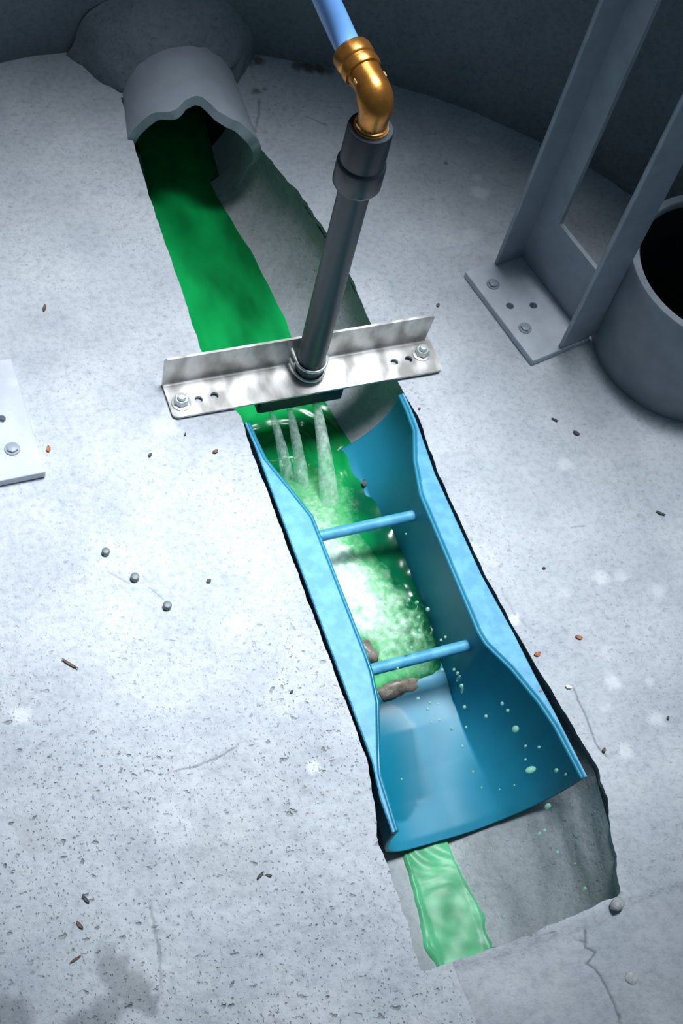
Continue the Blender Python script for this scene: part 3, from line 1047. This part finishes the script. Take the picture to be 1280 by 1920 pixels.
# U-bolts round the tube
TUBE_C = Vector((0.0005, -0.0125, 0))
TUBE_R = 0.0166
for z in (0.0165, 0.0345):
    bm = bmesh.new()
    R_ = TUBE_R + 0.0020
    pts = [Vector((TUBE_C.x - R_, BY1 + 0.008, z))]
    pts += [Vector((TUBE_C.x + R_ * math.cos(math.radians(180 + a_)), TUBE_C.y + R_ * math.sin(math.radians(180 + a_)), z - 0.003 * math.sin(math.radians(a_)))) for a_ in range(0, 181, 10)]
    pts += [Vector((TUBE_C.x + R_, BY1 + 0.008, z))]
    sweep(bm, [p - off for p in pts], 0.0019, 12)
    link('u_bolt', bm, M['bolt'], br, True, 60)
tag(br, 'stainless steel angle bracket bolted across the green channel', 'bracket')

# ---------------------------------------------------------------- spray pipe: bar, tube, coupling, brass elbow
sp = empty('spray_pipe', (TUBE_C.x, TUBE_C.y, 0))
def loc_sp(p): return Vector(p) - Vector(sp.location)
bm = bmesh.new()
sweep(bm, [loc_sp((TUBE_C.x, TUBE_C.y, z)) for z in (0.0065, 0.06, 0.16, 0.26, 0.335)], TUBE_R, 40)
link('tube', bm, M['tube'], sp, True, 50)
bm = bmesh.new()
box(bm, (-0.0665, -0.0385, -0.024), (0.0400, -0.012, -0.0005), 0.0025, 3)
bmesh.ops.translate(bm, verts=bm.verts, vec=-Vector(sp.location))
link('spray_bar', bm, M['bar'], sp, True, 40)
bm = bmesh.new()
lathe(bm, [(TUBE_R, 0.3205), (0.0225, 0.3205), (0.0248, 0.3245), (0.0250, 0.3500), (0.0243, 0.3530), (0.0228, 0.3545), (0.0226, 0.395), (0.0218, 0.3975), (0.0176, 0.3975), (0.0165, 0.394), (0.0165, 0.386), (0, 0.386)], (0, 0, 0), seg=48)
link('coupling', bm, M['dark'], sp, True, 35)
# elbow
ez = 0.4345
ang = math.radians(9)
hd = Vector((-math.sin(ang), math.cos(ang), 0.10)).normalized()
bm = bmesh.new()
pts = [(0, 0, 0.386), (0, 0, 0.398), (0, 0, 0.412)]
R_ = 0.017
for k in range(9):
    t = math.pi / 2 * k / 8
    pts.append(Vector((0, 0, ez - R_)) + hd * (R_ * (1 - math.cos(t))) + Vector((0, 0, R_ * math.sin(t))))
pts += [Vector((0, 0, ez)) + hd * d for d in (0.028, 0.036)]
rad = [0.0146, 0.0148, 0.0150] + [0.0160 + 0.0014 * math.sin(math.pi * k / 8) for k in range(9)] + [0.0162, 0.0162]
sweep(bm, pts, rad, 40)
el = link('elbow', bm, M['brass'], sp, True, 60)
bm = bmesh.new()
lathe(bm, [(0.0148, 0.0), (0.0172, 0.0), (0.0176, 0.0016), (0.0172, 0.0032), (0.0148, 0.0034), (0.0148, 0.0036), (0.0162, 0.0040), (0.0164, 0.0060), (0.0150, 0.0066)], (0, 0, 0.3965), seg=40, closed=True)
o = link('thread_ring', bm, M['brass_light'], sp, True, 35)
o['label'] = 'bright copper coloured ring'
bm = bmesh.new()
lathe(bm, [(0.0150, 0.030), (0.0185, 0.031), (0.0194, 0.033), (0.0194, 0.0385), (0.0178, 0.0400), (0.0178, 0.0425), (0.0192, 0.0440), (0.0196, 0.047), (0.0196, 0.0555), (0.0186, 0.0580), (0.0132, 0.0585)], Vector((0, 0, ez)), hd, 44, True)
link('collar', bm, M['brass'], sp, True, 40)
u, v, d = frame_of(hd)
up = Vector((0, 0, 1))
side = hd.cross(up).normalized()
for q, nm in ((0.9, 0), (-1.0, 1)):
    bm = bmesh.new()
    c = Vector((0, 0, ez)) + hd * 0.020 + side * (-q) * 0.0158 + up * 0.004
    box(bm, (-0.0017, -0.0030, -0.0016), (0.0017, 0.0030, 0.0016), 0.0005)
    rot = hd.to_track_quat('Y', 'Z').to_matrix().to_4x4()
    bmesh.ops.transform(bm, matrix=Matrix.Translation(c) @ rot, verts=bm.verts)
    link('lug', bm, M['brass_light'], sp)
tag(sp, 'dark grey vertical spray pipe with black coupling and brass elbow', 'pipe')

# blue hose pushed into the brass collar
hb = Vector((TUBE_C.x, TUBE_C.y, ez))
ctrl = [hb + hd * 0.040, hb + hd * 0.060, hb + hd * 0.078 + Vector((-0.004, 0, 0.010)), hb + hd * 0.095 + Vector((-0.014, 0, 0.032)), hb + hd * 0.112 + Vector((-0.026, 0, 0.062)), hb + hd * 0.135 + Vector((-0.036, 0, 0.11)), hb + hd * 0.16 + Vector((-0.046, 0, 0.18)), hb + hd * 0.19 + Vector((-0.056, 0, 0.28)), hb + hd * 0.22 + Vector((-0.066, 0, 0.42)), hb + hd * 0.24 + Vector((-0.07, 0, 0.60))]
def catmull(c, n=8):
    out = []
    for i in range(len(c) - 1):
        p0, p1, p2, p3 = c[max(i - 1, 0)], c[i], c[i + 1], c[min(i + 2, len(c) - 1)]
        for k in range(n):
            t = k / n
            out.append(0.5 * ((2 * p1) + (p2 - p0) * t + (2 * p0 - 5 * p1 + 4 * p2 - p3) * t * t + (3 * p1 - p0 - 3 * p2 + p3) * t ** 3))
    out.append(c[-1])
    return out
bm = bmesh.new()
sweep(bm, catmull(ctrl), 0.0128, 36)
tag(link('hose', bm, M['hose'], smooth=True, auto=60), 'glossy light blue hose bending down into the brass elbow', 'hose')

# ---------------------------------------------------------------- steel uprights on base plates
def make_upright(label, loc, rz, mirror, pw, pl, fl_a, win_x, bolts, holes, tilt=0.0):
    """local x points away from the channel, local y runs along it; plate spans 0..pw, 0..pl"""
    root = empty('steel_upright', loc, rz)
    s = -1 if mirror else 1
    X = lambda x: s * x
    t = 0.0105
    bm = plate([(X(0), 0), (X(pw), 0), (X(pw), pl), (X(0), pl)], [circle_pts(X(x), y, 0.0048, 18) for x, y in holes], t)
    bp_ = link('base_plate', bm, M['plate'], root)
    bv_ = bp_.modifiers.new('edge', 'BEVEL'); bv_.width = 0.0012; bv_.segments = 2; bv_.limit_method = 'ANGLE'
    for x, y in bolts:
        anchor_bolt(root, (X(x), y, t), 0.0085, 0.0064, 0.0028, M['paint'], 0.4, stud=False)
    H = 0.95
    a0, a1, th = fl_a, pw + 0.008, 0.006
    for y0, y1 in ((0.001, 0.001 + th), (pl - 0.002 - th, pl - 0.002)):
        bm = bmesh.new()
        lo_, hi_ = sorted((X(a0), X(a1)))
        box(bm, (lo_, y0, t), (hi_, y1, H), 0.002, 2)
        link('flange', bm, M['paint'], root)
    # web with a tall window
    y0, y1 = 0.001 + th, pl - 0.002 - th
    wz = 0.107
    out = [(y0, t), (y1, t), (y1, H), (y0, H)]
    m_ = 0.035
    hole = [(y0 + 0.004, wz), (y1 - m_, wz), (y1 - m_, H - 0.05), (y0 + 0.004, H - 0.05)]
    bm = plate(out, [hole], th, lambda a_, b_, c_: (X(pw - th + c_), a_, b_))
    link('web', bm, M['paint'], root)
    tag(root, label, 'upright', 'steel uprights')
    return root
PR = Vector((0.283, -0.052, 0.0))
ax_ = Vector((0.251 - 0.283, 0.101 + 0.050, 0))
make_upright('tall grey steel channel upright on bolted base plate beside the large pipe', (0.2805, -0.0555, 0), math.atan2(-ax_.x, ax_.y), False, 0.090, 0.154, 0.044, 0, [(0.020, 0.0465), (0.022, 0.122)], [(0.023, 0.0845), (0.052, 0.073)])
make_upright('grey steel upright on base plate cut off by left picture edge', (-0.3275, -0.0845, 0), math.radians(1), True, 0.105, 0.158, 0.060, 0, [(0.0275, 0.0370), (0.0300, 0.128)], [(0.0300, 0.0790), (0.060, 0.079)])

# ---------------------------------------------------------------- cut anchor studs
for x, y, r_, h, lab in ((-0.288, -0.192, .0042, .006, 'short cut anchor stud farthest from the flume, top of the three'),
                      (-0.266, -0.229, .0047, .006, 'short cut anchor stud in the middle of the diagonal three'),
                      (-0.242, -0.270, .0046, .006, 'short cut anchor stud nearest the blue flume, lowest of three')):
    bm = bmesh.new()
    z = floor_z(x, y)
    lathe(bm, [(r_, -0.002), (r_ * 1.02, h * 0.75), (r_ * 0.92, h * 0.95), (r_ * 0.8, h), (0, h)], (0, 0, 0), seg=20)
    o = link('anchor_stud', bm, M['stud'], smooth=True, auto=50)
    o.location = (x, y, z)
    tag(o, lab, 'stud', 'cut anchor studs')

# ---------------------------------------------------------------- stones, leaves and grit
def lump(name, loc, dims, mm, rz, seed, label, cat, sub=3, rough=0.25, group=None):
    bm = bmesh.new()
    bmesh.ops.create_icosphere(bm, subdivisions=sub, radius=1)
    for v in bm.verts:
        k_ = 1 + rough * nz(v.co.x * 1.3 + seed, v.co.y * 1.3, v.co.z * 1.3 + seed) + rough * 0.5 * nz(v.co.x * 3 + seed, v.co.y * 3, v.co.z * 3)
        v.co = Vector((v.co.x * dims[0], v.co.y * dims[1], v.co.z * dims[2])) * k_
    o = link(name, bm, mm, smooth=True)
    o.location = loc; o.rotation_euler = (0, 0, rz)
    tag(o, label, cat, group)
    return o
lump('stone', (0.006, -0.381, -0.106), (0.030, 0.012, 0.010), M['stone'], 0.12, 3, 'wet brown stone under the second cross bar inside the flume', 'stone', rough=0.35)
lump('stone', (-0.026, -0.338, -0.086), (0.015, 0.016, 0.010), M['stone'], 0.5, 11, 'dark mossy stone poking through the white foam in the flume', 'stone', rough=0.45)
pz = lambda x, y: floor_z(x, y)
lump('pebble', (0.1005, -0.6975, pz(.10, -.6975) + 0.003), (0.0085, 0.0058, 0.0055), M['pebble'], 0.3, 5, 'pale square pebble on the corner where the channel ends', 'pebble', 2, 0.3)
lump('pebble', (0.086, -0.766, pz(.086, -.766)), (0.0066, 0.0066, 0.0022), M['pebble'], 0.0, 8, 'round grey knob on the bench near the bottom right corner', 'pebble', 3, 0.1)
def flake(name, x, y, a_, b_, mm, rz, label, cat, curl=0.15, h=0.0012):
    """thin curled leaf scrap with thickness"""
    bm = bmesh.new()
    n = 8
    topv = []
    for i in range(n + 1):
        t = i / n
        w = b_ * (0.12 + 0.88 * math.sin(math.pi * t) ** 0.8) * (1 + 0.25 * nz(t * 5, x * 90, y * 90))
        xx = (t - 0.5) * 2 * a_
        zz = 0.0006 + curl * a_ * (2 * (t - 0.5)) ** 2
        topv.append([bm.verts.new((xx, sgn * w + 0.25 * b_ * nz(t * 4, y * 70, 2), zz + (0.2 * b_ if sgn else 0))) for sgn in (-1, 0, 1)])
    for p, q in zip(topv, topv[1:]):
        for k in range(2):
            bm.faces.new((p[k], p[k + 1], q[k + 1], q[k]))
    ext = bmesh.ops.extrude_face_region(bm, geom=list(bm.faces))
    for v in [g for g in ext['geom'] if isinstance(g, bmesh.types.BMVert)]:
        v.co.z += h
    o = link(name, bm, mm)
    o.location = (x, y, floor_z(x, y)); o.rotation_euler = (0, 0, rz)
    tag(o, label, cat)
    return o
LEAF = [
    (0.131, -0.422, .0040, .0026, 'leaf_orange', 0.1, 'orange leaf scrap on the bench closest to the right flume rim'),
    (0.185, -0.415, .0042, .0022, 'leaf_orange', -0.5, 'orange leaf scrap lying further right, away from the flume'),
    (-0.3165, -0.050, .0042, .0022, 'leaf_orange', 1.4, 'orange leaf scrap against the base plate at the left edge'),
    (0.1165, -0.4635, .0018, .0014, 'leaf_orange', 0.4, 'tiny orange leaf crumb touching the right rim of the flume'),
    (0.198, 0.057, .0026, .0020, 'leaf_brown', 0.9, 'small brown leaf scrap behind the right end of the bracket'),
    (-0.137, -0.094, .0034, .0024, 'leaf_brown', 0.2, 'oval dark brown seed just below the bracket left end'),
    (-0.276, 0.144, .0050, .0020, 'leaf_brown', 1.2, 'curled brown leaf on the bench left of the upper channel'),
    (0.296, -0.162, .0044, .0024, 'grit', -0.9, 'dark pointed chip in front of the large grey pipe'),
    (0.277, -0.138, .0044, .0013, 'grit', -0.8, 'thin dark sliver up left of the pointed chip'),
    (-0.355, -0.310, .0098, .0013, 'leaf_brown', -0.85, 'long curved brown twig on the open bench at left'),
    (-0.408, -0.569, .0046, .0016, 'leaf_brown', -1.1, 'brown seed husk near the lower left edge'),
    (-0.419, -0.598, .0056, .0012, 'leaf_brown', 0.3, 'reddish brown sliver below the seed husk at lower left'),
    (-0.397, -0.547, .0050, .0014, 'grit', -1.1, 'dark grey flake above the seed husk at lower left'),
    (0.181, -0.325, .0020, .0014, 'grit', -0.4, 'tiny black speck between the white splash marks at right'),
    (0.243, -0.529, .0022, .0015, 'grit', 1.1, 'tiny black speck alone at the far lower right bench'),
    (0.118, -0.087, .0017, .0015, 'leaf_brown', 0.2, 'tiny brown speck beside the flume inlet corner'),
    (-0.164, -0.064, .0022, .0012, 'grit', 0.9, 'small black crumb under the left bolt of the bracket'),
    (-0.2095, -0.082, .0026, .0017, 'grit', 0.7, 'small grey crumb left of the brown seed below the bracket'),
    (-0.191, -0.251, .0027, .0022, 'grit', 0.2, 'small grey grain right of the three cut studs'),
    (-0.144, -0.396, .0020, .0015, 'grit', 0.2, 'small black grain near the left rim, middle of the flume'),
    (-0.225, -0.573, .0032, .0014, 'grit', -0.4, 'dark flake on the pitted concrete, bottom middle'),
    (-0.233, -0.571, .0046, .0016, 'grit', 0.5, 'dark triangular flake on the rough concrete left of the outlet'),
    (0.157, -0.544, .0027, .0018, 'leaf_brown', 1.0, 'brown crumb at the end of the long crack by the flume'),
    (0.351, -0.290, .0060, .0014, 'grit', -0.7, 'dark sliver at the right picture edge below the pipe'),
]
for x, y, a_, b_, mm, rz, lab in LEAF:
    sub_name = 'leaf_scrap' if 'leaf' in lab or 'husk' in lab or 'seed' in lab else ('twig' if 'twig' in lab else 'grit_chip')
    cat = {'leaf_scrap': 'leaf', 'twig': 'twig', 'grit_chip': 'debris'}[sub_name]
    flake(sub_name, x, y, a_, b_, M[mm], rz, lab, cat)
o = flake('paper_chip', 0.149, -0.467, .0036, .0022, M['paper'], -0.5, 'small white chip right of the crack-side flume rim', 'chip')
lf = flake('leaf_scrap', 0.0545, -0.1195, .0052, .0032, M['grit'], 1.3, 'black leaf drifting in the green water above the first cross bar', 'leaf')
lf.location.z = water_z(-0.1195) + 0.002

# ---------------------------------------------------------------- splash drops in the air above the flume
DROPS = [(0.043, -0.428, 0.0026), (0.037, -0.452, 0.0024), (0.056, -0.468, 0.0024), (0.079, -0.459, 0.0024), (0.082, -0.468, 0.0024), (0.082, -0.49, 0.0046), (0.085, -0.511, 0.0018), (0.03, -0.474, 0.0018), (0.018, -0.493, 0.0021), (0.018, -0.523, 0.0021), (0.021, -0.541, 0.0013), (0.039, -0.548, 0.001), (0.056, -0.548, 0.0013), (0.08, -0.537, 0.0040), (0.107, -0.545, 0.0029), (0.082, -0.579, 0.0037), (0.061, -0.604, 0.0027), (0.068, -0.602, 0.0024), (0.072, -0.627, 0.0024), (0.085, -0.643, 0.0016), (0.084, -0.67, 0.0029), (-0.008, -0.672, 0.0020), (0.099, -0.516, 0.0021), (0.115, -0.552, 0.0018), (-0.009, -0.43, 0.0024), (-0.003, -0.444, 0.0024), (0.01, -0.441, 0.0016), (0.005, -0.459, 0.0016), (-0.005, -0.459, 0.0016), (0.014, -0.472, 0.0021), (-0.058, -0.51, 0.0014), (0.109, -0.453, 0.0028), (0.079, -0.525, 0.0016), (0.029, -0.405, 0.0023), (0.043, -0.419, 0.0033), (0.042, -0.432, 0.0030), (0.042, -0.408, 0.0020), (0.044, -0.413, 0.0022), (0.023, -0.316, 0.0023), (0.031, -0.321, 0.0025), (0.04, -0.332, 0.003), (0.021, -0.355, 0.003), (0.003, -0.361, 0.0023), (0.041, -0.371, 0.002), (0.047, -0.369, 0.002), (0.005, -0.372, 0.0028), (0.026, -0.339, 0.0028), (0.0, -0.374, 0.0025), (-0.018, -0.391, 0.002), (0.05, -0.235, 0.0013), (0.002, -0.438, 0.0018)]
bm = bmesh.new()
bmesh.ops.create_icosphere(bm, subdivisions=3, radius=1)
drop = link('droplet', bm, M['drop'], smooth=True)
SPECIAL = {5: 'largest round green droplet over the dark right side of the flume', 13: 'wide flat green droplet near the lower right flume end', 15: 'fat green droplet hanging over the flume lip', 20: 'green droplet lowest over the dark channel wall', 31: 'green droplet clinging at the right rim of the flume', 21: 'green droplet over the grey channel bed beside the green stream'}
for i, (x, y, r_) in enumerate(DROPS):
    o = drop if i == 0 else drop.copy()
    if i: COL.objects.link(o)
    z = -0.02
    o.location = (x, y, z)
    st = 1.0 + 0.7 * random.random()
    o.scale = (r_ * 0.8, r_ * 0.8, r_ * 0.8 * st)
    if i in (34, 35): o.scale = (r_ * 0.55, r_ * 0.55, r_ * 2.1)
    if i == 13: o.scale = (r_ * 1.5, r_ * 0.9, r_ * 0.8)
    o.rotation_euler = (random.uniform(-0.4, 0.4), random.uniform(-0.4, 0.4), 0)
    if i in SPECIAL:
        lab = SPECIAL[i]; grp = 'droplets over the flume'
    elif y > -0.38:
        lab = 'small splash drop thrown up at the edge of the white foam'; grp = 'splash drops by the foam'
    elif y > -0.565:
        lab = 'small pale green droplet flying over the lower blue flume'; grp = 'droplets over the flume'
    else:
        lab = 'small pale droplet falling over the grey outlet channel'; grp = 'droplets over the outlet'
    tag(o, lab, 'droplet', grp)
